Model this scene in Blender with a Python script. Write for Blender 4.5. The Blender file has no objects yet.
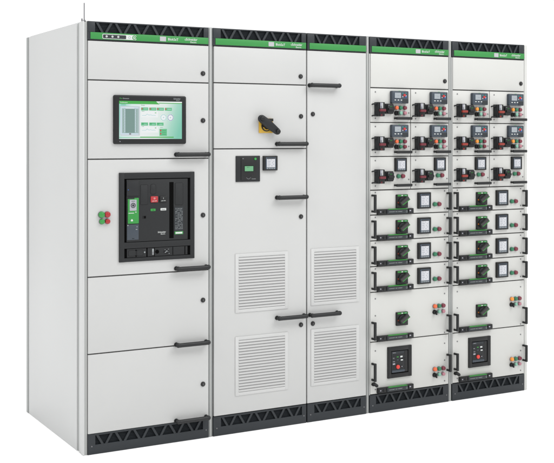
import bpy, bmesh, math, random
from mathutils import Vector, Matrix
random.seed(7)
SC = bpy.context.scene
COL = SC.collection

# ------------------------------------------------------------------ materials
def srgb(r, g, b):
    def f(c):
        c /= 255.0
        return c / 12.92 if c <= 0.04045 else ((c + 0.055) / 1.055) ** 2.4
    return (f(r), f(g), f(b), 1.0)

MATS = {}
def mat(name, col, rough=0.5, spec=0.5, metal=0.0, emit=0.0, var=0.0, bump=0.0, bscale=900.0, vscale=3.0):
    m = bpy.data.materials.new(name); m.use_nodes = True
    nt = m.node_tree; b = nt.nodes['Principled BSDF']
    b.inputs['Base Color'].default_value = col
    b.inputs['Roughness'].default_value = rough
    b.inputs['Specular IOR Level'].default_value = spec
    b.inputs['Metallic'].default_value = metal
    if emit:
        b.inputs['Emission Color'].default_value = col
        b.inputs['Emission Strength'].default_value = emit
        b.inputs['Base Color'].default_value = (0.01, 0.01, 0.01, 1)
    tc = nt.nodes.new('ShaderNodeNewGeometry')
    if var:
        n = nt.nodes.new('ShaderNodeTexNoise'); n.inputs['Scale'].default_value = vscale
        n.inputs['Detail'].default_value = 5
        nt.links.new(tc.outputs['Position'], n.inputs['Vector'])
        mr = nt.nodes.new('ShaderNodeMapRange')
        mr.inputs['From Min'].default_value = 0.3; mr.inputs['From Max'].default_value = 0.7
        mr.inputs['To Min'].default_value = 1 - var; mr.inputs['To Max'].default_value = 1 + var
        nt.links.new(n.outputs['Fac'], mr.inputs['Value'])
        mx = nt.nodes.new('ShaderNodeVectorMath'); mx.operation = 'SCALE'
        mx.inputs[0].default_value = col[:3]
        nt.links.new(mr.outputs['Result'], mx.inputs['Scale'])
        nt.links.new(mx.outputs['Vector'], b.inputs['Base Color'])
        mr2 = nt.nodes.new('ShaderNodeMapRange')
        mr2.inputs['To Min'].default_value = rough * 0.85; mr2.inputs['To Max'].default_value = min(1, rough * 1.15)
        nt.links.new(n.outputs['Fac'], mr2.inputs['Value'])
        nt.links.new(mr2.outputs['Result'], b.inputs['Roughness'])
    if bump:
        n2 = nt.nodes.new('ShaderNodeTexNoise'); n2.inputs['Scale'].default_value = bscale
        n2.inputs['Detail'].default_value = 2
        nt.links.new(tc.outputs['Position'], n2.inputs['Vector'])
        bp = nt.nodes.new('ShaderNodeBump'); bp.inputs['Strength'].default_value = bump
        bp.inputs['Distance'].default_value = 0.0006
        nt.links.new(n2.outputs['Fac'], bp.inputs['Height'])
        nt.links.new(bp.outputs['Normal'], b.inputs['Normal'])
    MATS[name] = m
    return m

mat('grey_enamel', (0.408, 0.411, 0.406, 1), 0.42, 0.35, var=0.012, bump=0.25)
mat('warm_enamel', (0.44, 0.442, 0.425, 1), 0.42, 0.35, var=0.012, bump=0.25)
mat('side_enamel', (0.435, 0.441, 0.438, 1), 0.45, 0.35, var=0.012, bump=0.25)
mat('vent_enamel', (0.425, 0.428, 0.423, 1), 0.45, 0.3, var=0.01)
mat('frame_grey', (0.22, 0.23, 0.227, 1), 0.4, 0.4, var=0.03)
mat('post_grey', (0.3, 0.307, 0.3, 1), 0.4, 0.4, var=0.02)
mat('groove_grey', (0.29, 0.3, 0.295, 1), 0.6, 0.3, var=0.02)
mat('gap_dark', (0.2, 0.2, 0.2, 1), 0.9, 0.1)
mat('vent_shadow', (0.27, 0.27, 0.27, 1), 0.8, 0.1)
mat('anthracite', (0.016, 0.0195, 0.023, 1), 0.5, 0.35, var=0.06, bump=0.3, bscale=1500)
mat('anthracite_deep', (0.015, 0.018, 0.021, 1), 0.75, 0.12)
mat('handle_black', (0.008, 0.0088, 0.0095, 1), 0.42, 0.35, var=0.08, bump=0.3, bscale=2500)
mat('plastic_black', (0.0045, 0.005, 0.0055, 1), 0.42, 0.35, var=0.08)
mat('plastic_dark', (0.01, 0.011, 0.0125, 1), 0.5, 0.3, var=0.06)
mat('breaker_grey', (0.01, 0.011, 0.012, 1), 0.55, 0.3, var=0.08)
mat('breaker_line', (0.006, 0.006, 0.007, 1), 0.6, 0.2)
mat('void_black', (0.002, 0.002, 0.002, 1), 0.9, 0.05)
mat('slate_blue', (0.03, 0.04, 0.053, 1), 0.4, 0.4, var=0.06)
mat('slate_light', (0.045, 0.062, 0.085, 1), 0.4, 0.4)
mat('bright_green', (0.03, 0.195, 0.045, 1), 0.45, 0.3, var=0.03)
mat('label_green', (0.032, 0.205, 0.045, 1), 0.5, 0.2)
mat('lever_green', (0.018, 0.17, 0.022, 1), 0.4, 0.4)
mat('white_print', (0.46, 0.48, 0.47, 1), 0.5, 0.2)
mat('pale_print', (0.22, 0.235, 0.24, 1), 0.5, 0.2)
mat('grey_label', (0.28, 0.28, 0.31, 1), 0.5, 0.2)
mat('red_plastic', (0.3, 0.012, 0.016, 1), 0.35, 0.5)
mat('deep_red', (0.1, 0.005, 0.013, 1), 0.35, 0.5)
mat('orange_red', (0.2, 0.016, 0.008, 1), 0.35, 0.5)
mat('lamp_green', (0.022, 0.2, 0.036, 1), 0.25, 0.5)
mat('lamp_red', (0.27, 0.009, 0.013, 1), 0.25, 0.5)
mat('button_orange', (0.55, 0.105, 0.035, 1), 0.35, 0.5)
mat('button_amber', (0.6, 0.21, 0.025, 1), 0.35, 0.5)
mat('button_green', (0.014, 0.125, 0.06, 1), 0.35, 0.5)
mat('button_wine', (0.13, 0.016, 0.03, 1), 0.35, 0.5)
mat('button_mint', (0.16, 0.34, 0.26, 1), 0.3, 0.5)
mat('button_pink', (0.32, 0.14, 0.17, 1), 0.3, 0.5)
mat('ral_yellow', (0.46, 0.28, 0.025, 1), 0.4, 0.4)
mat('dot_amber', (0.2, 0.065, 0.012, 1), 0.4, 0.4)
mat('blank_white', (0.34, 0.34, 0.355, 1), 0.5, 0.2)
mat('steel', (0.16, 0.16, 0.17, 1), 0.4, 0.5, metal=0.6)
mat('slat_enamel', (0.375, 0.377, 0.372, 1), 0.45, 0.3, var=0.01)
mat('dot_brown', (0.11, 0.022, 0.012, 1), 0.4, 0.4)
mat('knob_grey', (0.022, 0.021, 0.021, 1), 0.4, 0.4)
mat('screw_grey', (0.13, 0.13, 0.135, 1), 0.4, 0.5, metal=0.3)
mat('clear_window', (0.16, 0.165, 0.19, 1), 0.25, 0.5)
mat('screen_grey', srgb(188, 196, 202), 0.3, 0.3, emit=0.85)
mat('screen_white', srgb(226, 228, 233), 0.3, 0.3, emit=0.9)
mat('screen_ink', srgb(150, 155, 170), 0.3, 0.3, emit=0.8)
mat('screen_dark', srgb(30, 34, 42), 0.3, 0.3, emit=0.8)
mat('screen_lcd', srgb(120, 190, 140), 0.3, 0.3, emit=0.85)
mat('screen_lcd_ink', srgb(60, 110, 80), 0.3, 0.3, emit=0.8)
mat('led_green', srgb(50, 180, 75), 0.3, 0.3, emit=0.9)
mat('led_red', srgb(225, 60, 60), 0.3, 0.3, emit=0.8)
mat('led_blue', srgb(60, 120, 215), 0.3, 0.3, emit=0.8)
mat('led_cyan', srgb(50, 160, 160), 0.3, 0.3, emit=0.8)
mat('ui_green', srgb(62, 172, 70), 0.3, 0.3, emit=0.95)
mat('ui_button', srgb(95, 190, 135), 0.3, 0.3, emit=0.95)
mat('ui_button_dark', srgb(60, 150, 95), 0.3, 0.3, emit=0.95)
mat('ui_white', srgb(236, 240, 240), 0.3, 0.3, emit=0.95)
mat('ui_panel', srgb(198, 206, 212), 0.3, 0.3, emit=0.95)
mat('ui_panel_dark', srgb(118, 148, 142), 0.3, 0.3, emit=0.95)
mat('ui_panel_mid', srgb(160, 184, 182), 0.3, 0.3, emit=0.95)
mat('ui_light', srgb(205, 222, 235), 0.3, 0.3, emit=0.95)
mat('ui_red', srgb(196, 70, 80), 0.3, 0.3, emit=0.95)
mat('ui_cyan', srgb(90, 190, 195), 0.3, 0.3, emit=0.95)
mat('ui_blue', srgb(60, 75, 165), 0.3, 0.3, emit=0.95)
mat('ui_text', srgb(90, 120, 110), 0.3, 0.3, emit=0.9)
mat('ui_grey', srgb(130, 130, 138), 0.3, 0.3, emit=0.9)

# touchscreen wallpaper: the picture shown on the display (pale left, teal right)
m = bpy.data.materials.new('ui_wallpaper'); m.use_nodes = True; nt = m.node_tree
b = nt.nodes['Principled BSDF']; b.inputs['Roughness'].default_value = 0.3
b.inputs['Base Color'].default_value = (0.01, 0.01, 0.01, 1)
tc = nt.nodes.new('ShaderNodeTexCoord'); sx = nt.nodes.new('ShaderNodeSeparateXYZ')
nt.links.new(tc.outputs['Generated'], sx.inputs[0])
cr = nt.nodes.new('ShaderNodeValToRGB'); e = cr.color_ramp.elements
e[0].position = 0.0; e[0].color = srgb(150, 215, 200)
e[1].position = 1.0; e[1].color = srgb(120, 200, 175)
for p, c in ((0.12, srgb(215, 236, 234)), (0.42, srgb(236, 240, 240)), (0.66, srgb(222, 236, 230)), (0.85, srgb(160, 215, 195))):
    k = e.new(p); k.color = c
nz = nt.nodes.new('ShaderNodeTexNoise'); nz.inputs['Scale'].default_value = 1.6
nt.links.new(tc.outputs['Generated'], nz.inputs['Vector'])
ad = nt.nodes.new('ShaderNodeMath'); ad.operation = 'MULTIPLY_ADD'; ad.inputs[1].default_value = -0.18
nt.links.new(sx.outputs['Z'], ad.inputs[0]); nt.links.new(sx.outputs['X'], ad.inputs[2])
ad2 = nt.nodes.new('ShaderNodeMath'); ad2.operation = 'ADD'; ad2.inputs[1].default_value = 0.08
nt.links.new(ad.outputs[0], ad2.inputs[0])
nt.links.new(ad2.outputs[0], cr.inputs['Fac'])
nt.links.new(cr.outputs['Color'], b.inputs['Emission Color']); b.inputs['Emission Strength'].default_value = 0.9
MATS['ui_wallpaper'] = m

# ------------------------------------------------------------------ mesh building
TEXTS = {}
def text_mesh(s, size, align):
    key = (s, size, align)
    if key not in TEXTS:
        cu = bpy.data.curves.new('txt', 'FONT'); cu.body = s; cu.size = size; cu.align_x = align
        cu.resolution_u = 2; cu.extrude = 0.0001; cu.offset = size * 0.012
        o = bpy.data.objects.new('txt', cu); COL.objects.link(o)
        dg = bpy.context.evaluated_depsgraph_get(); dg.update()
        me = bpy.data.meshes.new_from_object(o.evaluated_get(dg))
        bpy.data.objects.remove(o); TEXTS[key] = me
    return TEXTS[key]

class MB:
    """Collects bevelled boxes, cylinders and prisms; fronts face -Y, x to the right, z up."""
    def __init__(s): s.bm = bmesh.new(); s.mats = []
    def mi(s, m):
        if m not in s.mats: s.mats.append(m)
        return s.mats.index(m)
    def add(s, t, m):
        i = s.mi(m)
        for f in t.faces: f.material_index = i
        me = bpy.data.meshes.new('tmp'); t.to_mesh(me); t.free()
        s.bm.from_mesh(me); bpy.data.meshes.remove(me); return s
    def box(s, x0, x1, y0, y1, z0, z1, m, bev=0.0, seg=2):
        t = bmesh.new(); bmesh.ops.create_cube(t, size=1)
        for v in t.verts:
            v.co = Vector(((x0 + x1) / 2 + v.co.x * (x1 - x0), (y0 + y1) / 2 + v.co.y * (y1 - y0), (z0 + z1) / 2 + v.co.z * (z1 - z0)))
        if bev: bmesh.ops.bevel(t, geom=list(t.edges), offset=bev, segments=seg, affect='EDGES', profile=0.5)
        return s.add(t, m)
    def poly(s, pts, y0, y1, m, bev=0.0):
        t = bmesh.new(); vs = [t.verts.new((x, y0, z)) for x, z in pts]
        f = t.faces.new(vs); r = bmesh.ops.extrude_face_region(t, geom=[f])
        for v in r['geom']:
            if isinstance(v, bmesh.types.BMVert): v.co.y = y1
        bmesh.ops.recalc_face_normals(t, faces=t.faces)
        if bev: bmesh.ops.bevel(t, geom=list(t.edges), offset=bev, segments=2, affect='EDGES', profile=0.5)
        return s.add(t, m)
    def rrect(s, x0, x1, z0, z1, r, y0, y1, m, bev=0.0, n=5):
        pts = []
        for cx, cz, a in ((x1 - r, z1 - r, 0), (x0 + r, z1 - r, 90), (x0 + r, z0 + r, 180), (x1 - r, z0 + r, 270)):
            for k in range(n + 1):
                q = math.radians(a + 90 * k / n); pts.append((cx + r * math.cos(q), cz + r * math.sin(q)))
        return s.poly(pts, y0, y1, m, bev)
    def outline(s, x0, x1, z0, z1, r, w, y0, m):
        """thin engraved/raised contour of a rounded rectangle"""
        s.rrect(x0, x1, z0, z1, r, y0 - 0.0006, y0 + 0.001, m)
        return s
    def cyl(s, x, z, r, y0, y1, m, r2=None, n=28, bev=0.0):
        t = bmesh.new(); r2 = r if r2 is None else r2
        bmesh.ops.create_cone(t, cap_ends=True, segments=n, radius1=r, radius2=r2, depth=1)
        # +Z of cone (radius2) becomes front (y0)
        for v in t.verts:
            a = v.co.copy(); v.co = Vector((x + a.x, (y0 + y1) / 2 - a.z * (y1 - y0), z + a.y))
        bmesh.ops.recalc_face_normals(t, faces=t.faces)
        if bev:
            es = [e for e in t.edges if all(abs(v.co.y - y0) < 1e-6 for v in e.verts)]
            bmesh.ops.bevel(t, geom=es, offset=bev, segments=3, affect='EDGES', profile=0.5)
        return s.add(t, m)
    def rod(s, a, b, r, m, n=16, cap=True):
        a = Vector(a); b = Vector(b); d = b - a; t = bmesh.new()
        bmesh.ops.create_cone(t, cap_ends=True, segments=n, radius1=r, radius2=r, depth=d.length)
        q = d.to_track_quat('Z', 'Y').to_matrix().to_4x4()
        bmesh.ops.transform(t, matrix=Matrix.Translation((a + b) / 2) @ q, verts=t.verts)
        s.add(t, m)
        if cap:
            for p in (a, b): s.ball(p, r, m)
        return s
    def ball(s, p, r, m, sx=1, sy=1, sz=1):
        t = bmesh.new(); bmesh.ops.create_uvsphere(t, u_segments=16, v_segments=10, radius=r)
        for v in t.verts: v.co = Vector((p[0] + v.co.x * sx, p[1] + v.co.y * sy, p[2] + v.co.z * sz))
        return s.add(t, m)
    def bar(s, x0, z0, x1, z1, w, y0, y1, m, bev=0.0):
        d = Vector((x1 - x0, z1 - z0)); n = Vector((-d.y, d.x)).normalized() * w / 2
        return s.poly([(x0 + n.x, z0 + n.y), (x0 - n.x, z0 - n.y), (x1 - n.x, z1 - n.y), (x1 + n.x, z1 + n.y)], y0, y1, m, bev)
    def ring(s, x, z, ro, ri, y0, y1, m, a0=0, a1=360, n=28):
        for k in range(n):
            q0 = math.radians(a0 + (a1 - a0) * k / n); q1 = math.radians(a0 + (a1 - a0) * (k + 1) / n)
            c = [(x + r * math.cos(q), z + r * math.sin(q)) for r, q in ((ro, q0), (ro, q1), (ri, q1), (ri, q0))]
            s.poly(c, y0, y1, m)
        return s
    def text(s, st, x, z, size, y, m, align='LEFT', sx=1.0, shear=0.0):
        t = bmesh.new(); t.from_mesh(text_mesh(st, size, align))
        for v in t.verts:
            a = v.co.copy(); v.co = Vector((x + a.x * sx + a.y * shear, y - a.z, z + a.y))
        return s.add(t, m)
    def mesh(s, name):
        me = bpy.data.meshes.new(name); s.bm.to_mesh(me); s.bm.free()
        for m in s.mats: me.materials.append(MATS[m])
        for p in me.polygons: p.use_smooth = True
        me.set_sharp_from_angle(angle=math.radians(32))
        return me

CACHE = {}
def obj(name, builder, parent, loc=(0, 0, 0), key=None, label=None):
    if key is not None and key in CACHE: me = CACHE[key]
    else:
        mb = MB(); builder(mb); me = mb.mesh(name)
        if key is not None: CACHE[key] = me
    o = bpy.data.objects.new(name, me); COL.objects.link(o)
    o.parent = parent; o.location = loc
    if label: o['label'] = label
    return o

def cabinet(x, label):
    r = bpy.data.objects.new('switchgear_cabinet', None); COL.objects.link(r)
    r.location = (x, 0, 0); r.empty_display_size = 0.2
    r['label'] = label; r['category'] = 'electrical cabinet'
    r['group'] = 'switchgear cabinets bolted side by side'
    return r

# ------------------------------------------------------------------ shared parts
H = 2.1; DEPTH = 0.97

def carcass(root, x0, x1, fmat='grey_enamel'):
    """inner body behind the doors, closed at back and top"""
    obj('frame', lambda b: b.box(x0, x1, 0.019, DEPTH - 0.03, 0.02, H - 0.004, 'gap_dark'), root)
    obj('back_panel', lambda b: b.box(x0, x1, DEPTH - 0.03, DEPTH, 0.0, H, 'side_enamel', 0.002), root)
    obj('roof_panel', lambda b: b.box(x0, x1, 0.03, DEPTH - 0.03, H - 0.003, H + 0.002, 'side_enamel'), root)

def truss(b, x0, x1, z0, z1, n, depth=0.012):
    """triangular ventilation openings with a fine horizontal mesh behind"""
    b.box(x0 - 0.004, x1 + 0.004, depth + 0.0008, depth + 0.006, z0 - 0.003, z1 + 0.003, 'anthracite_deep')
    k = z0 + 0.004
    while k < z1 - 0.003:
        b.box(x0, x1, depth - 0.003, depth, k, k + 0.0028, 'anthracite_deep'); k += 0.0075
    p = (x1 - x0) / n
    for i in range(n):
        a = x0 + i * p
        b.bar(a + 0.10 * p, z1 + 0.002, a + 0.40 * p, z0 - 0.002, 0.0112, 0.001, depth - 0.0035, 'anthracite')
        b.bar(a + 0.88 * p, z1 + 0.002, a + 0.58 * p, z0 - 0.002, 0.0112, 0.0012, depth - 0.0037, 'anthracite')

def plinth(root, x0, x1, n, la=0.045, ra=0.035):
    def f(b):
        za, zb = 0.046, 0.091
        b.box(x0, x1, 0.0, 0.018, 0.0, za, 'anthracite', 0.001)
        b.box(x0, x1, 0.0, 0.018, zb, 0.0995, 'anthracite', 0.001)
        b.box(x0, x0 + la, 0.0003, 0.0177, za - 0.002, zb + 0.002, 'anthracite')
        b.box(x1 - ra, x1, 0.0003, 0.0177, za - 0.002, zb + 0.002, 'anthracite')
        b.box(x0, x1, 0.018, DEPTH - 0.03, 0.0, 0.09, 'anthracite')
        truss(b, x0 + la, x1 - ra, za, zb, n)
        for x in (x0 + 0.02, x1 - 0.015): b.cyl(x, 0.04, 0.0035, -0.0015, 0.003, 'screw_grey', n=12)
    obj('plinth', f, root)

def header(root, x0, x1, n, la=0.045, ra=0.03, badge=None, writing=None):
    def f(b):
        za, zb = 2.049, 2.094
        b.box(x0, x0 + la, 0.0, 0.02, za - 0.002, H - 0.0004, 'anthracite', 0.001)
        b.box(x1 - ra, x1, 0.0, 0.02, za - 0.002, H - 0.0004, 'anthracite', 0.001)
        b.box(x0 + la, x1 - ra, 0.0004, 0.0196, zb, H - 0.0008, 'anthracite')
        b.box(x0, x1, 0.0008, 0.0192, 2.009, za - 0.0024, 'anthracite')
        b.box(x0, x1, 0.020, 0.034, 2.006, H - 0.002, 'anthracite')
        truss(b, x0 + la, x1 - ra, za, zb, n)
    h = obj('header', f, root)
    def g(b):
        b.box(x0 + 0.013, x1 - 0.001, -0.0022, 0.0005, 2.0135, 2.0465, 'bright_green', 0.0006)
    obj('green_band', g, h)
    if writing:
        lx = writing
        obj('blank_label', lambda b: b.rrect(lx, lx + 0.033, 2.018, 2.041, 0.002, -0.0032, -0.002, 'blank_white'), h)
        obj('product_lettering', lambda b: b.text('BlokSeT', lx + 0.043, 2.0235, 0.0175, -0.0026, 'white_print', sx=0.98), h)
        def w(b):
            b.text('Schneider', lx + 0.142, 2.0275, 0.0180, -0.0026, 'white_print', sx=0.88, shear=0.12)
            b.text('Electric', lx + 0.166, 2.0160, 0.0115, -0.0026, 'white_print', sx=1.0)
            b.ring(lx + 0.140, 2.031, 0.0045, 0.003, -0.0027, -0.002, 'white_print', n=12)
        obj('maker_lettering', w, h)
    if badge:
        bx = badge
        def q(b):
            b.rrect(bx, bx + 0.176, 2.0165, 2.0405, 0.006, -0.0036, -0.002, 'white_print', 0.0004)
            b.rrect(bx + 0.003, bx + 0.122, 2.0195, 2.0375, 0.004, -0.0046, -0.003, 'anthracite')
            for i in range(3):
                x = bx + 0.021 + i * 0.030
                b.cyl(x, 2.0285, 0.0052, -0.0054, -0.004, 'white_print', n=20)
                b.box(x - 0.0015, x + 0.0015, -0.006, -0.005, 2.026, 2.031, 'grey_label')
            b.ring(bx + 0.165, 2.0285, 0.0105, 0.007, -0.0046, -0.003, 'label_green', n=24)
            b.ring(bx + 0.140, 2.0285, 0.006, 0.0048, -0.0044, -0.003, 'grey_label', n=20)
            b.cyl(bx + 0.165, 2.0285, 0.003, -0.0044, -0.003, 'label_green', n=14)
        obj('status_badge', q, h)

def lock_b(b):
    b.cyl(0, 0, 0.0122, -0.005, 0.001, 'plastic_black', n=28, bev=0.0012)
    b.cyl(0, 0, 0.0088, -0.0065, -0.003, 'knob_grey', n=24, bev=0.001)
    b.cyl(0, 0, 0.0058, -0.0070, -0.005, 'plastic_black', n=20)
    b.box(-0.0012, 0.0012, -0.0076, -0.0065, -0.0042, 0.0042, 'screw_grey')

def pull_b(L):
    def f(b):
        # round-ended bar grip on two stand-offs
        b.rod((0.011, -0.030, 0), (L - 0.011, -0.030, 0), 0.0108, 'handle_black', n=20)
        b.box(0.004, L - 0.004, -0.034, -0.020, -0.0112, 0.0085, 'handle_black', 0.004, 3)
        for x in (0.011, L - 0.011):
            b.rod((x, -0.028, 0), (x, 0.0, 0), 0.0078, 'handle_black', n=18, cap=False)
            b.cyl(x, 0.0, 0.0115, -0.005, 0.001, 'handle_black', bev=0.001)
            b.ball((x, -0.030, 0.0008), 0.0122, 'handle_black')
    return f

def door(root, x0, x1, z0, z1, m='grey_enamel', lock=None, handle=None, label=None):
    g = 0.0014
    d = obj('door', lambda b: b.box(0, x1 - x0 - 2 * g, 0.0, 0.017, 0, z1 - z0 - 2 * g, m, 0.0016, 3), root, (x0 + g, 0, z0 + g), label=label)
    for l in (lock or []): obj('lock', lock_b, d, (l[0] - x0 - g, 0, l[1] - z0 - g), key='lock')
    for (hx, hz, L) in (handle or []):
        obj('handle', pull_b(L), d, (hx - x0 - g, 0, hz - z0 - g), key=('pull', L))
    return d

def strip(root, x0, x1, y=0.006, m='frame_grey'):
    def f(b):
        b.box(x0, x1, y, 0.03, 0.0, H + 0.001, m, 0.001)
        b.box(x0 + 0.0045, x0 + (x1 - x0) * 0.62, y - 0.003, y + 0.002, 0.002, H - 0.002, 'post_grey', 0.0012)
    obj('joint_strip', f, root)

def button_b(m, r=0.0125, flat=False):
    def f(b):
        b.cyl(0, 0, r * 1.06, -0.004, 0.001, 'screw_grey', bev=0.001)
        b.cyl(0, 0, r * 0.97, -0.016, -0.003, m, r2=r * 0.92, bev=0.003)
        if not flat: b.ball((0, -0.0148, 0), r * 0.62, m, sy=0.25)
    return f
def selector_b(b):
    b.cyl(0, 0, 0.0135, -0.005, 0.001, 'plastic_black', bev=0.001)
    b.cyl(0, 0, 0.0115, -0.018, -0.004, 'plastic_black', r2=0.010, bev=0.002)
    b.poly([(-0.004, -0.014), (0.004, -0.014), (0.0045, 0.012), (-0.0045, 0.012)], -0.026, -0.016, 'plastic_black', 0.0015)

def button(parent, m, x, z, r=0.0125, name='push_button'):
    return obj(name, button_b(m, r), parent, (x, 0, z), key=(name, m, r))
def selector(parent, x, z):
    return obj('selector_switch', selector_b, parent, (x, 0, z), key='selector')

# ================================================================== CABINET ONE
A = cabinet(0.0, 'light grey end cabinet with touchscreen and large black circuit breaker, bare side panel showing')
carcass(A, 0.0, 0.652)
header(A, 0.006, 0.650, 6, la=0.037, ra=0.026, badge=0.079, writing=0.381)
plinth(A, 0.006, 0.652, 6, la=0.038, ra=0.032)
def sidep(b):
    b.box(-0.015, 0.0, 0.102, 0.922, 0.0, H - 0.004, 'side_enamel', 0.0012)
    b.box(-0.009, 0.0, 0.058, 0.104, 0.0, H - 0.005, 'groove_grey')
    b.box(-0.009, 0.0, 0.915, 0.935, 0.0, H - 0.004, 'groove_grey')
obj('side_panel', sidep, A)
def cpost(b):
    b.box(-0.018, -0.010, 0.000, 0.034, 0.0, H - 0.001, 'side_enamel', 0.003, 3)
    b.box(-0.0155, -0.001, 0.032, 0.066, 0.0, H - 0.001, 'side_enamel', 0.002)
    b.box(-0.011, 0.0048, 0.006, 0.03, 0.0, H - 0.001, 'post_grey')
obj('corner_post', cpost, A)
obj('corner_post', lambda b: b.box(-0.016, 0.0, 0.930, 0.969, 0.0, H - 0.004, 'frame_grey', 0.003), A)
strip(A, 0.654, 0.676)
def rodb(b):
    b.rod((-0.008, 0.012, 2.09), (-0.008, 0.012, 2.185), 0.0026, 'steel', n=10)
    b.cyl(-0.008, 2.1, 0.006, 0.006, 0.018, 'steel', n=6)
    b.rod((-0.008, 0.045, 2.095), (-0.008, 0.045, 2.112), 0.0035, 'steel', n=8)
obj('threaded_rod', rodb, A)

P0, P1 = 0.006, 0.652
HX, HL = 0.459, 0.188
door(A, P0, P1, 1.8165, 2.006, lock=[(0.619, 1.863)])
door(A, P0, P1, 1.432, 1.8135, lock=[(0.619, 1.623)], handle=[(HX, 1.450, HL)])
door(A, P0, P1, 0.861, 1.429, lock=[(0.619, 1.140)], handle=[(HX, 0.876, HL)])
door(A, P0, P1, 0.488, 0.858, lock=[(0.619, 0.706)], handle=[(HX, 0.492, HL)])
door(A, P0, P1, 0.100, 0.485, lock=[(0.619, 0.277)], handle=[(HX, 0.108, HL)])

# touchscreen ---------------------------------------------------------
T = obj('touchscreen', lambda b: (b.rrect(0, 0.386, 0, 0.241, 0.009, -0.012, 0.001, 'plastic_black', 0.0014),
                                  b.rrect(0.006, 0.380, 0.006, 0.235, 0.006, -0.0128, -0.011, 'plastic_black')), A, (0.134, 0, 1.5035))
def disp(b):
    W, Hh = 0.335, 0.187; y = -0.0134
    L = lambda k: (y - 0.0003 * k, y + 0.0004)
    def R(x0, x1, z0, z1, m, k=1): b.box(x0, x1, L(k)[0], L(k)[1], z0, z1, m)
    R(0, W, 0, Hh, 'ui_wallpaper', 0)
    R(0, W, 0.180, Hh, 'ui_green', 1)
    b.poly([(0, 0.172), (0.215, 0.172), (0.200, 0.181), (0, 0.181)], L(1.3)[0], L(1)[1], 'ui_green')
    R(0.21, W, 0.1765, 0.1802, 'ui_green', 1); b.poly([(0.200, 0.181), (0.212, 0.1802), (0.335, 0.1802), (0.335, 0.1868), (0.196, 0.1868)], L(2)[0], L(1)[1], 'ui_white')
    R(0.11, 0.29, 0.006, 0.011, 'ui_green', 1); R(0.0, 0.12, 0.006, 0.009, 'ui_button', 1)
    b.text('EcoStruxure', 0.006, 0.177, 0.0075, L(2)[0], 'ui_white')
    b.text('Overview', 0.010, 0.1655, 0.0065, L(1)[0], 'ui_button_dark')
    # controller picture
    R(0.006, 0.108, 0.016, 0.161, 'ui_panel', 1); R(0.009, 0.1, 0.022, 0.156, 'ui_light', 2)
    R(0.014, 0.102, 0.028, 0.150, 'ui_panel_mid', 3); R(0.032, 0.081, 0.030, 0.148, 'ui_panel_dark', 4)
    for i in range(15):
        z = 0.034 + i * 0.0076
        R(0.027, 0.031, z, z + 0.0045, 'ui_light', 4); R(0.083, 0.087, z, z + 0.0045, 'ui_light', 4)
        R(0.089, 0.0915, z, z + 0.003, 'ui_text', 4); R(0.0215, 0.024, z, z + 0.003, 'ui_text', 4)
    for i in range(9): R(0.034 + i * 0.005, 0.037 + i * 0.005, 0.149, 0.1535, 'ui_white', 5)
    R(0.052, 0.062, 0.021, 0.028, 'ui_grey', 4)
    # white cards
    for z0, z1 in ((0.107, 0.136), (0.032, 0.060)): R(0.115, 0.205, z0, z1, 'ui_white', 1)
    b.text('Energy', 0.116, 0.165, 0.0065, L(1)[0], 'ui_button_dark')
    b.text('Status', 0.118, 0.1355, 0.006, L(2)[0], 'ui_button_dark'); b.text('Load', 0.118, 0.0605, 0.006, L(2)[0], 'ui_button_dark')
    b.text('Alarms', 0.216, 0.056, 0.0055, L(2)[0], 'ui_button_dark')
    for x in (0.115, 0.158, 0.199, 0.242):
        R(x, x + 0.038, 0.141, 0.156, 'ui_button', 1); R(x + 0.002, x + 0.008, 0.1455, 0.1535, 'ui_red', 2)
        R(x + 0.014, x + 0.034, 0.1475, 0.1495, 'ui_light', 2)
    for x in (0.115, 0.158, 0.198):
        R(x, x + 0.037, 0.066, 0.0815, 'ui_button', 1); R(x + 0.003, x + 0.014, 0.075, 0.078, 'ui_button_dark', 2)
        R(x + 0.014, x + 0.030, 0.071, 0.0725, 'ui_light', 2)
    for z in (0.114, 0.040):
        zz = [0.002, 0.003, 0.002, 0.010, 0.004, 0.006, 0.003, 0.004, 0.002]
        for i in range(8): b.bar(0.120 + i * 0.009, z + zz[i], 0.129 + i * 0.009, z + zz[i + 1], 0.0012, L(2)[0], L(1)[1], 'ui_cyan')
    for x, z in ((0.188, 0.128), (0.188, 0.053)): R(x, x + 0.008, z, z + 0.003, 'ui_green', 2)
    b.cyl(0.2345, 0.107, 0.0165, L(1)[0], L(0)[1], 'ui_white'); b.cyl(0.2725, 0.107, 0.0165, L(1)[0], L(0)[1], 'ui_white')
    for k in range(12):
        b.ring(0.2345, 0.107, 0.0155, 0.0130, L(3)[0], L(1)[1], 'ui_cyan', k * 30, k * 30 + 20, 3)
        b.ring(0.2725, 0.107, 0.0155, 0.0130, L(3)[0], L(1)[1], 'ui_blue', k * 30, k * 30 + 22, 3)
    b.text('48', 0.2345, 0.1045, 0.007, L(3)[0], 'ui_cyan', 'CENTER'); b.text('62', 0.2725, 0.1045, 0.007, L(3)[0], 'ui_blue', 'CENTER')
    R(0.213, 0.253, 0.015, 0.050, 'ui_button', 1)
    for z in (0.022, 0.038): R(0.216, 0.223, z, z + 0.008, 'ui_red', 2)
    for z in (0.025, 0.034, 0.043): R(0.228, 0.248, z - 0.003, z - 0.001, 'ui_button_dark', 2)
obj('display', disp, T, (0.027, 0, 0.0255))
obj('software_lettering', lambda b: (b.text('Eco', 0.030, 0.2215, 0.010, -0.0128, 'label_green'), b.text('Struxure', 0.047, 0.2215, 0.009, -0.0128, 'pale_print')), T)
obj('maker_lettering', lambda b: (b.text('Schneider', 0.316, 0.2235, 0.0105, -0.0128, 'pale_print', sx=0.92, shear=0.12), b.text('Electric', 0.331, 0.2165, 0.0065, -0.0128, 'pale_print')), T)
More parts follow.
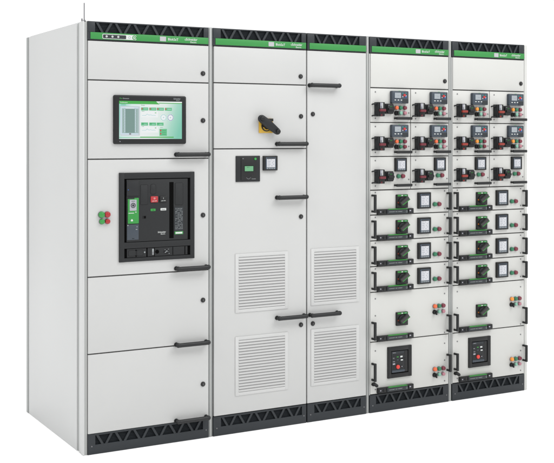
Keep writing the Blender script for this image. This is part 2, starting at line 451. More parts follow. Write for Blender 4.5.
obj('brightness_sensor', lambda b: (b.rrect(0.027, 0.036, 0.010, 0.0165, 0.002, -0.0131, -0.0125, 'plastic_dark'), b.text('N', 0.029, 0.0105, 0.007, -0.0132, 'grey_label')), T)

# large air circuit breaker -----------------------------------------------
BX, BZ = 0.164, 0.9235
def bez(b):
    W, Hh, y0 = 0.404, 0.4395, -0.010
    ix0, ix1, iz0, iz1, jz0, jz1 = 0.026, 0.380, 0.096, 0.409, 0.019, 0.066
    b.box(0, ix0, y0, 0.0, 0, Hh, 'breaker_grey', 0.0015); b.box(ix1, W, y0, 0.0, 0, Hh, 'breaker_grey', 0.0015)
    b.box(ix0 - 0.002, ix1 + 0.002, y0 + 0.0004, 0.0, iz1, Hh - 0.0004, 'breaker_grey', 0.001)
    b.box(ix0 - 0.002, ix1 + 0.002, y0 + 0.0004, 0.0, jz1, iz0, 'breaker_grey', 0.001)
    b.box(ix0 - 0.002, ix1 + 0.002, y0 + 0.0004, 0.0, 0.0004, jz0, 'breaker_grey', 0.001)
    b.box(ix0, ix1, -0.0015, 0.0, jz0, iz1, 'void_black')
K = obj('circuit_breaker', bez, A, (BX, 0, BZ))
def bface(b):
    # mechanism cover, coordinates relative to BX, BZ
    b.box(0.038, 0.367, -0.0075, -0.001, 0.098, 0.405, 'breaker_grey', 0.0012)
    b.rrect(0.109, 0.151, 0.279, 0.379, 0.006, -0.0082, -0.006, 'breaker_line'); b.rrect(0.1105, 0.1495, 0.2805, 0.3775, 0.005, -0.0088, -0.006, 'breaker_grey', 0.0005)
    b.rrect(0.163, 0.194, 0.329, 0.381, 0.011, -0.0082, -0.006, 'breaker_line'); b.rrect(0.1645, 0.1925, 0.3305, 0.3795, 0.010, -0.0088, -0.006, 'breaker_grey', 0.0005)
    b.box(0.266, 0.289, -0.0079, -0.006, 0.107, 0.389, 'void_black')
    b.rrect(0.296, 0.341, 0.273, 0.385, 0.007, -0.0082, -0.006, 'breaker_line'); b.rrect(0.2975, 0.3395, 0.2745, 0.3835, 0.006, -0.0088, -0.006, 'breaker_grey', 0.0005)
    b.box(0.122, 0.140, -0.0082, -0.006, 0.2105, 0.224, 'breaker_line'); b.box(0.130, 0.139, -0.0088, -0.006, 0.212, 0.223, 'void_black')
obj('mechanism_cover', bface, K)
def trip(b):
    b.box(0.038, 0.101, -0.0105, -0.006, 0.325, 0.398, 'plastic_dark', 0.001)
    b.cyl(0.046, 0.355, 0.0022, -0.0112, -0.009, 'led_blue', n=12)
    b.rrect(0.044, 0.101, 0.188, 0.3145, 0.003, -0.0110, -0.006, 'label_green', 0.0006)
    b.box(0.044, 0.078, -0.0114, -0.008, 0.310, 0.3155, 'plastic_dark')
    b.rrect(0.053, 0.089, 0.252, 0.306, 0.002, -0.0118, -0.009, 'grey_label')
    b.ring(0.071, 0.278, 0.0125, 0.009, -0.0126, -0.011, 'anthracite', n=20); b.cyl(0.071, 0.278, 0.006, -0.013, -0.011, 'anthracite', n=6)
    b.box(0.062, 0.080, -0.0122, -0.011, 0.2975, 0.2995, 'anthracite')
    b.box(0.047, 0.076, -0.0114, -0.009, 0.2385, 0.2415, 'white_print')
    b.box(0.083, 0.088, -0.0114, -0.009, 0.242, 0.247, 'white_print')
    b.rrect(0.059, 0.070, 0.200, 0.207, 0.001, -0.0114, -0.009, 'white_print'); b.rrect(0.062, 0.067, 0.205, 0.2105, 0.001, -0.0115, -0.009, 'white_print')
    b.box(0.040, 0.101, -0.0095, -0.006, 0.108, 0.184, 'slate_blue', 0.0008)
    b.cyl(0.044, 0.180, 0.003, -0.0105, -0.009, 'pale_print', n=10)
    b.cyl(0.092, 0.172, 0.0025, -0.0102, -0.009, 'pale_print', n=10); b.box(0.085, 0.094, -0.0102, -0.009, 0.157, 0.1605, 'pale_print')
    b.box(0.066, 0.078, -0.0100, -0.009, 0.113, 0.116, 'anthracite_deep')
obj('trip_unit', trip, K)
def redp(b):
    b.rrect(0.1645, 0.203, 0.2895, 0.320, 0.003, -0.0125, -0.006, 'red_plastic', 0.0012)
    b.text('O', 0.184, 0.3055, 0.011, -0.0126, 'white_print', 'CENTER'); b.text('push OFF', 0.184, 0.295, 0.0062, -0.0126, 'white_print', 'CENTER')
obj('push_button', redp, K, label='red stop push button on black breaker')
def blkp(b):
    b.rrect(0.2125, 0.252, 0.2895, 0.320, 0.003, -0.0125, -0.006, 'plastic_black', 0.0012)
    b.text('I', 0.232, 0.3055, 0.011, -0.0126, 'white_print', 'CENTER'); b.text('push ON', 0.232, 0.295, 0.0062, -0.0126, 'white_print', 'CENTER')
obj('push_button', blkp, K, label='black start push button on black breaker')
def indb(b):
    b.rrect(0.1645, 0.191, 0.2465, 0.2585, 0.003, -0.0090, -0.006, 'label_green'); b.text('OK', 0.178, 0.2495, 0.0065, -0.0091, 'breaker_line', 'CENTER')
obj('indicator_window', indb, K)
def indw(b):
    b.rrect(0.218, 0.248, 0.248, 0.2595, 0.001, -0.0090, -0.006, 'white_print'); b.text('charged', 0.233, 0.2515, 0.0065, -0.0091, 'breaker_line', 'CENTER')
obj('indicator_window', indw, K)
def rating(b):
    b.rrect(0.294, 0.341, 0.122, 0.263, 0.002, -0.0086, -0.006, 'anthracite')
    random.seed(3)
    for i in range(15):
        z = 0.255 - i * 0.0072; x = 0.298; 
        while x < 0.334:
            w = random.choice((0.004, 0.007, 0.010)); 
            if random.random() < 0.75: b.box(x, min(x + w, 0.338), -0.0092, -0.008, z - 0.0018, z, 'pale_print')
            x += w + 0.003
    b.rrect(0.294, 0.341, 0.1255, 0.140, 0.002, -0.0092, -0.006, 'label_green'); b.rrect(0.299, 0.336, 0.1285, 0.137, 0.001, -0.0096, -0.007, 'white_print')
obj('rating_plate', rating, K)
def klet(b):
    b.text('Schneider', 0.203, 0.1365, 0.0115, -0.0078, 'white_print', sx=0.95, shear=0.12); b.text('Electric', 0.219, 0.128, 0.008, -0.0078, 'white_print')
obj('lettering', klet, K)
def lowp(b):
    b.box(0.040, 0.143, -0.0068, -0.001, 0.021, 0.064, 'breaker_grey', 0.001)
    b.box(0.149, 0.366, -0.0068, -0.001, 0.021, 0.064, 'breaker_grey', 0.001)
    b.rrect(0.047, 0.087, 0.027, 0.058, 0.008, -0.0074, -0.005, 'breaker_line'); b.rrect(0.049, 0.085, 0.029, 0.056, 0.007, -0.0078, -0.005, 'breaker_grey')
    b.rrect(0.090, 0.127, 0.027, 0.058, 0.008, -0.0074, -0.005, 'breaker_line'); b.rrect(0.092, 0.125, 0.029, 0.056, 0.007, -0.0078, -0.005, 'breaker_grey')
    for z in (0.027, 0.056): b.cyl(0.088, z, 0.0035, -0.0082, -0.006, 'void_black', n=10)
    b.cyl(0.133, 0.044, 0.004, -0.0085, -0.006, 'pale_print', n=12)
    b.rrect(0.173, 0.182, 0.029, 0.059, 0.002, -0.0085, -0.006, 'pale_print'); b.box(0.175, 0.180, -0.0095, -0.008, 0.034, 0.044, 'steel')
    b.box(0.184, 0.187, -0.0082, -0.006, 0.022, 0.063, 'void_black')
    b.cyl(0.200, 0.043, 0.0095, -0.0100, -0.006, 'void_black', n=20)
    b.ring(0.248, 0.042, 0.012, 0.0085, -0.0082, -0.006, 'breaker_line', n=20)
    for x, z in ((0.240, 0.050), (0.240, 0.036), (0.258, 0.052), (0.262, 0.030), (0.254, 0.040)): b.box(x, x + 0.005, -0.0088, -0.006, z, z + 0.002, 'pale_print')
    b.bar(0.243, 0.036, 0.254, 0.047, 0.003, -0.0095, -0.006, 'pale_print')
    b.box(0.284, 0.2865, -0.0078, -0.006, 0.022, 0.063, 'void_black'); b.box(0.350, 0.3535, -0.0078, -0.006, 0.022, 0.063, 'void_black')
obj('lower_panel', lowp, K)

for mm, x, z, r in (('lamp_green', 0.0735, 1.161, 0.0160), ('lamp_red', 0.1035, 1.161, 0.0150), ('lamp_green', 0.0755, 1.1275, 0.0135), ('lamp_red', 0.104, 1.1275, 0.0130)):
    button(A, mm, x, z, r, 'indicator_lamp')

# ================================================================== CABINET TWO
Bc = cabinet(0.676, 'wide light grey cabinet with four white louvred vents and a yellow and black rotary handle')
o2 = 0.676
carcass(Bc, 0.0, 0.944)
header(Bc, 0.001, 0.5555, 5, la=0.044, ra=0.028, writing=0.324)
header(Bc, 0.564, 0.944, 3, la=0.045, ra=0.045)
plinth(Bc, 0.002, 0.5565, 5, la=0.044, ra=0.026)
plinth(Bc, 0.564, 0.944, 3, la=0.044, ra=0.036)
door(Bc, 0.005, 0.5575, 1.8195, 2.006, lock=[(0.521, 1.864)])
door(Bc, 0.005, 0.5575, 1.479, 1.8165, lock=[(0.523, 1.650)], handle=[(0.364, 1.502, HL)])
D3 = door(Bc, 0.005, 0.5575, 0.102, 1.476, lock=[(0.523, 1.112), (0.523, 0.531)], handle=[(0.364, 1.218, HL), (0.364, 0.580, HL)], label='tall left door with two white louvred vents')
D4 = door(Bc, 0.5625, 0.944, 0.102, 2.006, lock=[(0.597, 1.663), (0.597, 0.531)], handle=[(0.565, 1.818, 0.195), (0.567, 0.579, 0.195)], label='tall right door with two white louvred vents')
strip(Bc, 0.946, 0.966)
def vent(W, Hh):
    def f(b):
        fw = 0.020; y = -0.004
        b.box(0, fw, y, 0.0, 0, Hh, 'vent_enamel', 0.0012); b.box(W - fw, W, y, 0.0, 0, Hh, 'vent_enamel', 0.0012)
        b.box(fw - 0.001, W - fw + 0.001, y + 0.0002, 0.0, Hh - 0.018, Hh - 0.0002, 'vent_enamel', 0.001)
        b.box(fw - 0.001, W - fw + 0.001, y + 0.0002, 0.0, 0.0002, 0.018, 'vent_enamel', 0.001)
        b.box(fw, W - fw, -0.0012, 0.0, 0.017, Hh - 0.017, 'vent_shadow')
        n = 18; p = (Hh - 0.036) / n
        for i in range(n):
            z = 0.018 + i * p + 0.001
            t = bmesh.new(); q = [(-0.0012, z + 0.0105), (-0.0058, z + 0.0022), (-0.0054, z + 0.0008), (-0.0012, z + 0.0022)]
            va = [t.verts.new((fw, a, c)) for a, c in q]; vb = [t.verts.new((W - fw, a, c)) for a, c in q]
            t.faces.new(va); t.faces.new(vb[::-1])
            for k in range(4): t.faces.new((va[k], vb[k], vb[(k + 1) % 4], va[(k + 1) % 4]))
            bmesh.ops.recalc_face_normals(t, faces=t.faces); b.add(t, 'slat_enamel')
    return f
g = 0.0022
for z in (0.6255, 0.1945): obj('vent', vent(0.315, 0.307), D3, (0.804 - o2 - 0.005 - g, 0, z - 0.102 - g), key='venta')
for z in (0.6295, 0.1945): obj('vent', vent(0.310, 0.307), D4, (1.262 - o2 - 0.5625 - g, 0, z - 0.102 - g), key='ventb')

# rotary isolator handle
RH = obj('rotary_handle', lambda b: (b.box(0, 0.082, -0.007, 0.001, 0, 0.077, 'ral_yellow', 0.002),
                                    b.cyl(0.042, 0.038, 0.030, -0.012, -0.006, 'plastic_black', bev=0.001),
                                    b.ring(0.042, 0.038, 0.024, 0.019, -0.0135, -0.011, 'ral_yellow', 200, 330, 12),
                                    b.box(0.052, 0.080, -0.016, -0.006, 0.062, 0.0765, 'plastic_black', 0.001)), Bc, (0.942 - o2, 0, 1.560))
def lever(b):
    a0 = Vector((0.004, 0.073)); a1 = Vector((0.098, 0.006)); r0, r1 = 0.020, 0.017
    d = (a1 - a0).normalized(); n = Vector((-d.y, d.x)); pts = []
    ang = math.degrees(math.atan2(n.y, n.x))
    for k in range(9): q = math.radians(ang + 180 * k / 8); pts.append((a0.x + r0 * math.cos(q), a0.y + r0 * math.sin(q)))
    mid = (a0 + a1) / 2
    pts.append((mid.x - n.x * 0.023 - d.x * 0.01, mid.y - n.y * 0.023 - d.y * 0.01))
    for k in range(9): q = math.radians(ang + 180 + 180 * k / 8); pts.append((a1.x + r1 * math.cos(q), a1.y + r1 * math.sin(q)))
    pts.append((mid.x + n.x * 0.023 - d.x * 0.01, mid.y + n.y * 0.023 - d.y * 0.01))
    b.poly(pts, -0.040, -0.022, 'plastic_dark', 0.004)
    b.cyl(0.042, 0.038, 0.016, -0.024, -0.010, 'plastic_black')
    b.cyl(a0.x, a0.y, 0.0135, -0.050, -0.036, 'plastic_black', r2=0.0115, bev=0.004)
    b.cyl(a1.x, a1.y, 0.0135, -0.050, -0.036, 'plastic_black', r2=0.0115, bev=0.004)
obj('lever', lever, RH, (-0.003, 0, 0.002))

def relay(b):
    b.box(0, 0.142, -0.006, 0.001, 0, 0.135, 'plastic_dark', 0.002)
    b.box(0.028, 0.120, -0.009, -0.005, 0.009, 0.127, 'plastic_black', 0.0015)
    b.rrect(0.047, 0.101, 0.053, 0.084, 0.001, -0.0096, -0.008, 'void_black')
    b.cyl(0.112, 0.119, 0.0062, -0.011, -0.008, 'led_green', n=18)
    b.text('P3', 0.036, 0.118, 0.0075, -0.0092, 'pale_print')
    for x, z in ((0.050, 0.030), (0.058, 0.025), (0.068, 0.031), (0.068, 0.019), (0.086, 0.030), (0.078, 0.025)): b.rrect(x, x + 0.007, z, z + 0.0035, 0.0012, -0.0100, -0.008, 'plastic_dark')
    b.ring(0.0715, 0.027, 0.013, 0.0122, -0.0095, -0.008, 'grey_label', 200, 340, 10)
    b.text('Schneider', 0.090, 0.0125, 0.0065, -0.0092, 'pale_print', sx=0.95)
RL = obj('protection_relay', relay, Bc, (0.806 - o2, 0, 1.3055))
obj('display', lambda b: (b.box(0, 0.050, -0.0102, -0.009, 0, 0.0265, 'screen_lcd'), b.text('400 V', 0.012, 0.018, 0.007, -0.0104, 'screen_lcd_ink')), RL, (0.049, 0, 0.055))

def meter_b(W, Hh, deep=0.014):
    def f(b):
        b.box(0, W, -deep, 0.001, 0, Hh, 'plastic_black', 0.002)
        b.rrect(W * 0.15, W * 0.86, Hh * 0.09, Hh * 0.90, 0.003, -deep - 0.0012, -deep + 0.002, 'slate_light')
        b.box(W * 0.24, W * 0.80, -deep - 0.0022, -deep, Hh * 0.80, Hh * 0.86, 'screen_dark')
        for i in range(4): b.rrect(W * (0.22 + 0.155 * i), W * (0.31 + 0.155 * i), Hh * 0.105, Hh * 0.185, 0.001, -deep - 0.0024, -deep, 'pale_print')
    return f
def mdisp_b(W, Hh, deep=0.014):
    def f(b):
        b.box(W * 0.21, W * 0.80, -deep - 0.0022, -deep, Hh * 0.22, Hh * 0.79, 'screen_white')
        for i, (l, r) in enumerate(((0.26, 0.55), (0.26, 0.72), (0.26, 0.66), (0.26, 0.72), (0.26, 0.6))):
            z = Hh * (0.72 - i * 0.105); b.box(W * l, W * (l + (r - l) * 0.45), -deep - 0.0025, -deep, z, z + 0.0022, 'screen_ink'); b.box(W * (r - 0.08), W * r, -deep - 0.0025, -deep, z, z + 0.0022, 'screen_ink')
    return f
def meter(parent, x, z, W, Hh):
    m_ = obj('power_meter', meter_b(W, Hh), parent, (x, 0, z), key=('meter', W, Hh))
    if parent.type == 'EMPTY': obj('display', mdisp_b(W, Hh), m_, key=('md', W, Hh))
    return m_
def meter_flat(parent, x, z, W, Hh):
    def f(b): meter_b(W, Hh)(b); mdisp_b(W, Hh)(b)
    return obj('power_meter', f, parent, (x, 0, z), key=('meterf', W, Hh))
meter(Bc, 0.965 - o2, 1.3625, 0.084, 0.077)

# ================================================================== CABINETS THREE AND FOUR
def mccb(colour):
    def f(b):
        b.box(0.0, 0.041, -0.040, 0.001, 0.0, 0.079, 'plastic_dark', 0.0016)
        b.box(0.006, 0.0405, -0.045, -0.039, 0.001, 0.078, 'plastic_black', 0.001)
        b.box(0.009, 0.027, -0.0462, -0.044, 0.044, 0.076, 'clear_window', 0.0006); b.box(0.0225, 0.0272, -0.0468, -0.045, 0.046, 0.0745, 'white_print'); b.box(0.011, 0.020, -0.0466, -0.045, 0.058, 0.0735, 'grey_label')
        b.box(0.003, 0.041, -0.058, -0.043, 0.027, 0.0405, colour, 0.002)
        b.box(0.013, 0.023, -0.0475, -0.044, 0.003, 0.009, colour, 0.0006); b.box(0.017, 0.020, -0.047, -0.044, 0.008, 0.014, colour)
        for z in (0.005, 0.069):
            b.rod((0.0, -0.022, z), (-0.013, -0.012, z), 0.0042, 'plastic_dark', n=10); b.rod((-0.013, -0.012, z), (-0.015, 0.0, z - 0.002), 0.0038, 'plastic_dark', n=10)
    return f
def relay_small(b):
    W, Hh, y = 0.114, 0.070, -0.022
    b.rrect(0, W, 0, Hh, 0.005, y, 0.001, 'slate_blue', 0.002)
    b.rrect(0.015, 0.062, 0.028, 0.062, 0.002, y - 0.0012, y + 0.002, 'slate_light')
    b.box(0.018, 0.059, y - 0.0022, y, 0.030, 0.060, 'screen_grey'); b.box(0.036, 0.050, y - 0.0025, y, 0.042, 0.0435, 'screen_ink')
    for x in (0.016, 0.037, 0.058): b.rrect(x, x + 0.0095, 0.016, 0.0212, 0.0015, y - 0.0022, y + 0.002, 'white_print')
    b.rrect(0.070, 0.110, 0.003, 0.024, 0.002, y - 0.001, y + 0.002, 'anthracite')
    b.rrect(0.078, 0.093, 0.040, 0.054, 0.004, y - 0.003, y + 0.002, 'led_red', 0.001)
    for x, z, m_ in ((0.069, 0.054, 'led_cyan'), (0.090, 0.055, 'led_cyan'), (0.090, 0.034, 'led_blue'), (0.068, 0.035, 'grey_label')): b.rrect(x, x + 0.0085, z, z + 0.006, 0.002, y - 0.002, y + 0.002, m_)
    b.box(0.050, 0.060, y + 0.004, y + 0.01, Hh - 0.001, Hh + 0.0015, 'led_green')
    b.cyl(0.096, 0.043, 0.0025, y - 0.002, y + 0.002, 'screen_white', n=10)
def rotary_small(b):
    b.rrect(0, 0.054, 0, 0.057, 0.004, -0.016, 0.001, 'plastic_black', 0.002)
    b.rrect(0.008, 0.053, 0.004, 0.053, 0.010, -0.024, -0.014, 'plastic_dark', 0.002)
    b.box(0.012, 0.052, -0.032, -0.022, 0.018, 0.033, 'plastic_black', 0.003)
    b.text('OFF', 0.024, 0.0375, 0.0085, -0.0245, 'lever_green'); b.text('ON', 0.012, 0.0455, 0.006, -0.0245, 'pale_print')
def grip_h(b):
    L = 0.108
    b.box(0.0, L, -0.031, -0.019, -0.0082, 0.0078, 'handle_black', 0.0035); b.box(0.0, 0.010, -0.024, 0.001, -0.006, 0.006, 'handle_black', 0.002); b.box(L - 0.010, L, -0.024, 0.001, -0.006, 0.006, 'handle_black', 0.002)
def grip_v(b):
    L = 0.102
    b.box(-0.0072, 0.0072, -0.037, -0.025, 0, L, 'handle_black', 0.0028); b.box(-0.0058, 0.0058, -0.031, 0.001, 0.001, 0.012, 'handle_black', 0.002); b.box(-0.0058, 0.0058, -0.031, 0.001, L - 0.012, L - 0.001, 'handle_black', 0.002)
def rot_green(colour):
    def f(b):
        b.rrect(0, 0.077, 0, 0.076, 0.003, -0.014, 0.001, 'plastic_black', 0.0015)
        b.box(0.004, 0.073, -0.0152, -0.013, 0.0655, 0.0745, 'lever_green'); b.box(0.030, 0.040, -0.0157, -0.014, 0.067, 0.073, 'white_print'); b.box(0.052, 0.066, -0.0157, -0.014, 0.068, 0.0715, 'button_mint')
        b.cyl(0.037, 0.034, 0.026, -0.022, -0.013, 'plastic_dark', bev=0.002)
        b.bar(0.013, 0.024, 0.068, 0.058, 0.019, -0.038, -0.021, 'knob_grey', 0.003)
        b.bar(0.026, 0.018, 0.076, 0.050, 0.0065, -0.036, -0.019, 'lever_green', 0.0015)
        b.cyl(0.008, 0.031, 0.0048, -0.0170, -0.013, colour, n=14)
    return f
def bar_b(b):
    L = 0.246
    b.box(0, L, -0.016, 0.001, 0.0, 0.030, 'plastic_black', 0.003); b.box(0.058, 0.200, -0.0225, -0.010, 0.003, 0.027, 'anthracite', 0.003)
    b.poly([(0.066, 0.0268), (0.200, 0.0268), (0.194, 0.0310), (0.074, 0.0310)], -0.0235, -0.004, 'lever_green', 0.0006)
    b.rrect(0.004, 0.050, 0.004, 0.026, 0.004, -0.019, -0.014, 'plastic_dark', 0.001); b.cyl(0.040, 0.015, 0.008, -0.022, -0.016, 'plastic_black', n=18, bev=0.001)
    b.rrect(0.206, 0.241, 0.004, 0.026, 0.003, -0.021, -0.014, 'plastic_dark', 0.001); b.rrect(0.212, 0.222, 0.014, 0.021, 0.001, -0.0217, -0.018, 'grey_label')
    b.rrect(0.012, 0.019, 0.013, 0.019, 0.001, -0.0197, -0.018, 'grey_label')
    b.text('connected  test  isolated', 0.070, 0.0125, 0.0088, -0.0226, 'pale_print', sx=1.02)
    b.ring(0.192, 0.014, 0.0055, 0.0042, -0.0232, -0.022, 'pale_print', n=14)
def brk_small(b):
    W, Hh = 0.164, 0.176
    b.box(0, 0.022, -0.010, 0.001, 0, Hh, 'plastic_black', 0.0015); b.box(W - 0.024, W, -0.010, 0.001, 0, Hh, 'plastic_black', 0.0015)
    b.box(0.020, W - 0.022, -0.0096, 0.001, Hh - 0.024, Hh - 0.0003, 'plastic_black', 0.001); b.box(0.020, W - 0.022, -0.0096, 0.001, 0.0003, 0.024, 'plastic_black', 0.001)
    b.box(0.020, W - 0.022, -0.0014, 0.0005, 0.022, Hh - 0.022, 'void_black')
def brk_face(colour):
    def f(b):
        b.box(0.027, 0.138, -0.006, -0.001, 0.028, 0.148, 'anthracite', 0.001); b.box(0.030, 0.118, -0.0068, -0.005, 0.044, 0.134, 'plastic_dark', 0.001)
        b.box(0.116, 0.136, -0.0072, -0.005, 0.030, 0.146, 'plastic_black'); b.box(0.029, 0.116, -0.0076, -0.005, 0.030, 0.042, 'slate_blue')
        b.rrect(0.034, 0.050, 0.074, 0.082, 0.001, -0.0076, -0.006, 'grey_label'); b.rrect(0.034, 0.048, 0.100, 0.107, 0.001, -0.0076, -0.006, 'anthracite'); b.box(0.035, 0.045, -0.0078, -0.006, 0.110, 0.1125, 'grey_label'); b.box(0.035, 0.048, -0.0078, -0.006, 0.090, 0.0925, 'grey_label')
        b.rrect(0.061, 0.074, 0.113, 0.119, 0.001, -0.0078, -0.006, 'lever_green'); b.rrect(0.086, 0.101, 0.111, 0.120, 0.001, -0.0078, -0.006, 'white_print')
        b.rrect(0.089, 0.104, 0.093, 0.100, 0.001, -0.0078, -0.006, 'white_print'); b.box(0.062, 0.074, -0.0076, -0.006, 0.096, 0.102, 'slate_blue'); b.bar(0.098, 0.107, 0.128, 0.100, 0.006, -0.011, -0.006, 'plastic_black', 0.001)
        b.cyl(0.096, 0.060, 0.006, -0.0085, -0.006, 'plastic_black'); b.cyl(0.096, 0.060, 0.003, -0.0092, -0.008, 'grey_label', n=10)
        b.text('NW16', 0.036, 0.138, 0.007, -0.0062, 'grey_label')
    return f

def panel(name, root, x0, z0, W, Hh, screws, label=None):
    def f(b):
        b.box(0.0016, W - 0.0016, 0.0, 0.016, 0.0018, Hh - 0.0018, 'warm_enamel', 0.0014, 2)
        for x, z in screws:
            b.cyl(x, z, 0.0042, -0.0016, 0.002, 'screw_grey', n=14, bev=0.0005); b.box(x - 0.003, x + 0.003, -0.0020, -0.001, z - 0.0006, z + 0.0006, 'gap_dark')
    return obj(name, f, root, (x0, 0, z0), key=(name, W, Hh, tuple(screws)), label=label)

def cell(root, x0, z0, kind, Hh, pal, pale=True, W=0.2755):
    d = panel('compact_drawer', root, x0, z0, W, Hh, ((0.034, Hh - 0.022), (0.034, 0.022), (W - 0.012, 0.055)))
    dz = 0.0 if kind == 'a' else 0.003
    obj('load_switch', mccb(pal['lever']), d, (0.027, 0, 0.033 + dz), key=('mccb', pal['lever']))
    obj('rotary_switch', rotary_small, d, (0.093, 0, 0.048 + (0 if kind == 'a' else -0.0015)), key='rots')
    obj('handle', grip_h, d, (0.161, 0, 0.0235), key='griph')
    if kind == 'a':
        obj('control_unit', relay_small, d, (0.133, 0, 0.1075), key='relays')
        for x, m_ in ((0.174, pal['orange']), (0.2025, 'button_green'), (0.232, 'button_wine')): button(d, m_, x, 0.083, 0.0115)
        selector(d, 0.174, 0.0535)
        for x, m_ in ((0.2025, 'button_mint' if pale else 'button_green'), (0.232, 'button_pink' if pale else 'button_wine')): button(d, m_, x, 0.0535, 0.0110, 'indicator_lamp')
    else:
        meter_flat(d, 0.163, 0.101, 0.079, 0.077)
        button(d, 'button_green', 0.1885, 0.0745, 0.0125); button(d, 'button_wine', 0.2185, 0.0745, 0.0125)
    return d

def six(d, x, z, pal):
    for i, m_ in enumerate((pal['orange'], 'button_green', 'button_wine')): button(d, m_, x + 0.0302 * i, z, 0.0125)
    selector(d, x, z - 0.034)
    button(d, 'button_mint', x + 0.0302, z - 0.033, 0.0105, 'indicator_lamp'); button(d, 'button_pink', x + 0.0604, z - 0.033, 0.0105, 'indicator_lamp')

def column(x0, label, pal, endstrip, wr):
    R_ = cabinet(x0, label); W = 0.552
    carcass(R_, 0.0, W + 0.002)
    header(R_, 0.001, W, 5, la=0.046, ra=0.040, writing=wr)
    plinth(R_, 0.001, W, 5, la=0.042, ra=0.040)
    def post(b):
        b.box(-0.003, 0.0055, 0.0025, 0.019, 0.1, 2.004, 'post_grey', 0.001)
    obj('door_post', post, R_)
    door(R_, 0.006, W, 1.8165, 2.006, 'warm_enamel', lock=[(0.524, 1.8635)])
    x = 0.004
    for (z0, kind, hh) in ((1.6215, 'a', 0.192), (1.431, 'a', 0.189), (1.2435, 'm', 0.186)):
        row2 = (z0 < 1.5 and kind == 'a')
        cell(R_, x, z0, kind, hh, pal, pale=not row2)
        cell(R_, x + 0.2775, z0, kind, hh, pal, pale=True, W=0.2705)
    for z0, z1 in ((1.1045, 1.241), (0.9605, 1.1025), (0.8165, 0.9585), (0.6735, 0.8145)):
        hh = round(z1 - z0, 4)
        d = panel('wide_drawer', R_, x, z0, 0.548, hh, ((0.034, hh - 0.012), (0.519, hh - 0.014), (0.519, 0.020)))
        obj('handle', grip_v, d, (0.012, 0, 0.0135), key='gripv'); obj('handle', grip_v, d, (0.538, 0, 0.0135), key='gripv')
        obj('rotary_switch', rot_green(pal['dot']), d, (0.172, 0, 0.034), key=('rotg', pal['dot']))
        obj('position_bar', bar_b, d, (0.042, 0, 0.0005), key='bar')
        meter_flat(d, 0.322, 0.025, 0.090, 0.093)
        button(d, 'button_green', 0.4445, 0.0475, 0.0128); button(d, 'button_wine', 0.4755, 0.0475, 0.0128)
    d = panel('tall_drawer', R_, x, 0.3955, 0.548, 0.276, ((0.034, 0.240), (0.034, 0.145), (0.519, 0.236), (0.519, 0.139), (0.519, 0.010)))
    obj('handle', grip_v, d, (0.012, 0, 0.013), key='gripv'); obj('handle', grip_v, d, (0.538, 0, 0.013), key='gripv')
    obj('rotary_switch', rot_green(pal['dot']), d, (0.172, 0, 0.078), key=('rotg', pal['dot']))
    obj('position_bar', bar_b, d, (0.042, 0, 0.0015), key='bar')
    six(d, 0.4445, 0.168, pal)
    d = panel('tall_drawer', R_, x, 0.1025, 0.548, 0.291, ((0.034, 0.242), (0.034, 0.026), (0.519, 0.240), (0.519, 0.142), (0.519, 0.022)), label='lowest drawer with small black circuit breaker')
    obj('handle', grip_v, d, (0.012, 0, 0.077), key='gripv'); obj('handle', grip_v, d, (0.538, 0, 0.077), key='gripv')
    k = obj('circuit_breaker', brk_small, d, (0.114, 0, 0.079), key='brks')
    obj('breaker_face', brk_face(pal['orange']), d, (0.114, 0, 0.079), key='brkf')
    obj('push_button', lambda b: b.cyl(0, 0, 0.0115, -0.014, -0.006, 'led_red_p', bev=0.002), d, (0.114 + 0.068, 0, 0.079 + 0.060), key='redb')
    obj('position_bar', bar_b, d, (0.042, 0, 0.004), key='bar')
    def knob(b):
        b.cyl(0, 0, 0.009, -0.012, 0.001, 'plastic_black'); b.rod((-0.002, -0.018, 0.006), (0.010, -0.026, -0.004), 0.0095, 'plastic_black', n=14)
    obj('selector_switch', knob, d, (0.016, 0, 0.057), key='knob')
    six(d, 0.4445, 0.098, pal)
    if endstrip == 'joint': strip(R_, W + 0.003, W + 0.023, y=0.005)
    else:
        obj('side_panel', lambda b: (b.box(W + 0.004, W + 0.026, 0.003, DEPTH, 0.0, H - 0.002, 'warm_enamel', 0.003, 3), b.box(W + 0.001, W + 0.006, 0.008, 0.03, 0.0, H - 0.002, 'frame_grey')), R_)
    return R_
mat('led_red_p', (0.5, 0.03, 0.02, 1), 0.35, 0.5)
column(1.643, 'drawer cabinet with orange push buttons and dark red levers, beside the louvred doors',
       dict(lever='deep_red', orange='button_orange', dot='dot_brown'), 'joint', 0.315)
column(2.221, 'drawer cabinet with amber yellow push buttons and bright red levers at the right end',
       dict(lever='orange_red', orange='button_amber', dot='dot_amber'), 'end', 0.314)

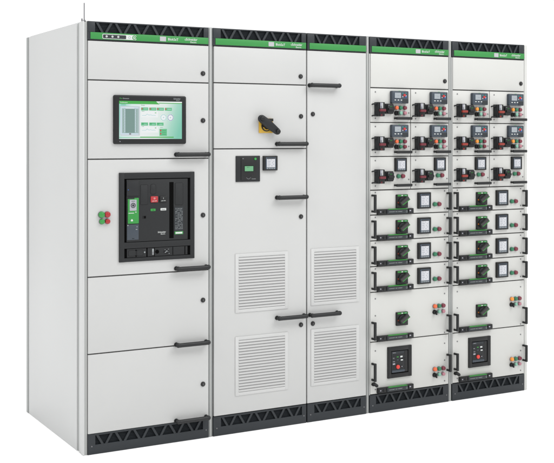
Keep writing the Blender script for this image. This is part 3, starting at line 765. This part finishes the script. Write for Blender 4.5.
# ------------------------------------------------------------------ setting
me = bpy.data.meshes.new('floor')
t = bmesh.new(); bmesh.ops.create_grid(t, x_segments=2, y_segments=2, size=60); t.to_mesh(me); t.free()
fl = bpy.data.objects.new('floor', me); COL.objects.link(fl); fl['kind'] = 'structure'
mat('floor_white', (0.96, 0.96, 0.96, 1), 0.9, 0.1, var=0.002, vscale=1.0)
me.materials.append(MATS['floor_white'])

w = bpy.data.worlds.new('World'); SC.world = w; w.use_nodes = True
w.node_tree.nodes['Background'].inputs['Color'].default_value = (1, 1, 1, 1)
w.node_tree.nodes['Background'].inputs['Strength'].default_value = 1.10

def area(name, loc, target, size, energy, col=(1, 1, 1)):
    l = bpy.data.lights.new(name, 'AREA'); l.shape = 'RECTANGLE'; l.size = size[0]; l.size_y = size[1]; l.energy = energy; l.color = col
    o = bpy.data.objects.new(name, l); COL.objects.link(o); o.location = loc
    o.rotation_euler = (Vector(target) - Vector(loc)).to_track_quat('-Z', 'Y').to_euler()
    return o
area('softbox_key', (3.6, -3.6, 5.2), (1.5, 0, 1.0), (2.4, 2.4), 155)
area('floor_fill_overhead', (0.6, -3.2, 5.4), (0.6, -3.2, 0), (4.5, 3.0), 110)  # added fill aimed straight down, lifts the contact shadow on the front floor
area('softbox_side', (-5.0, -1.0, 4.6), (0, 0.4, 1.2), (3.0, 3.0), 110)
area('softbox_back', (1.4, 4.0, 5.5), (1.4, 2.5, 0), (4.0, 3.0), 160)

cam = bpy.data.cameras.new('camera'); co = bpy.data.objects.new('camera', cam); COL.objects.link(co)
co.location = (-1.737, -5.001, 1.532); co.rotation_euler = (math.radians(90), 0, -math.radians(29.151))
cam.sensor_fit = 'HORIZONTAL'; cam.sensor_width = 36; cam.lens = 36 * 1080 / 554.0
cam.shift_x = 0.0; cam.shift_y = -(231.5 - 138.3) / 554.0
cam.clip_start = 0.05; cam.clip_end = 300
SC.camera = co

SC.render.engine = 'CYCLES'
SC.view_settings.view_transform = 'Standard'; SC.view_settings.look = 'None'
SC.view_settings.exposure = 0; SC.view_settings.gamma = 1
SC.cycles.max_bounces = 8
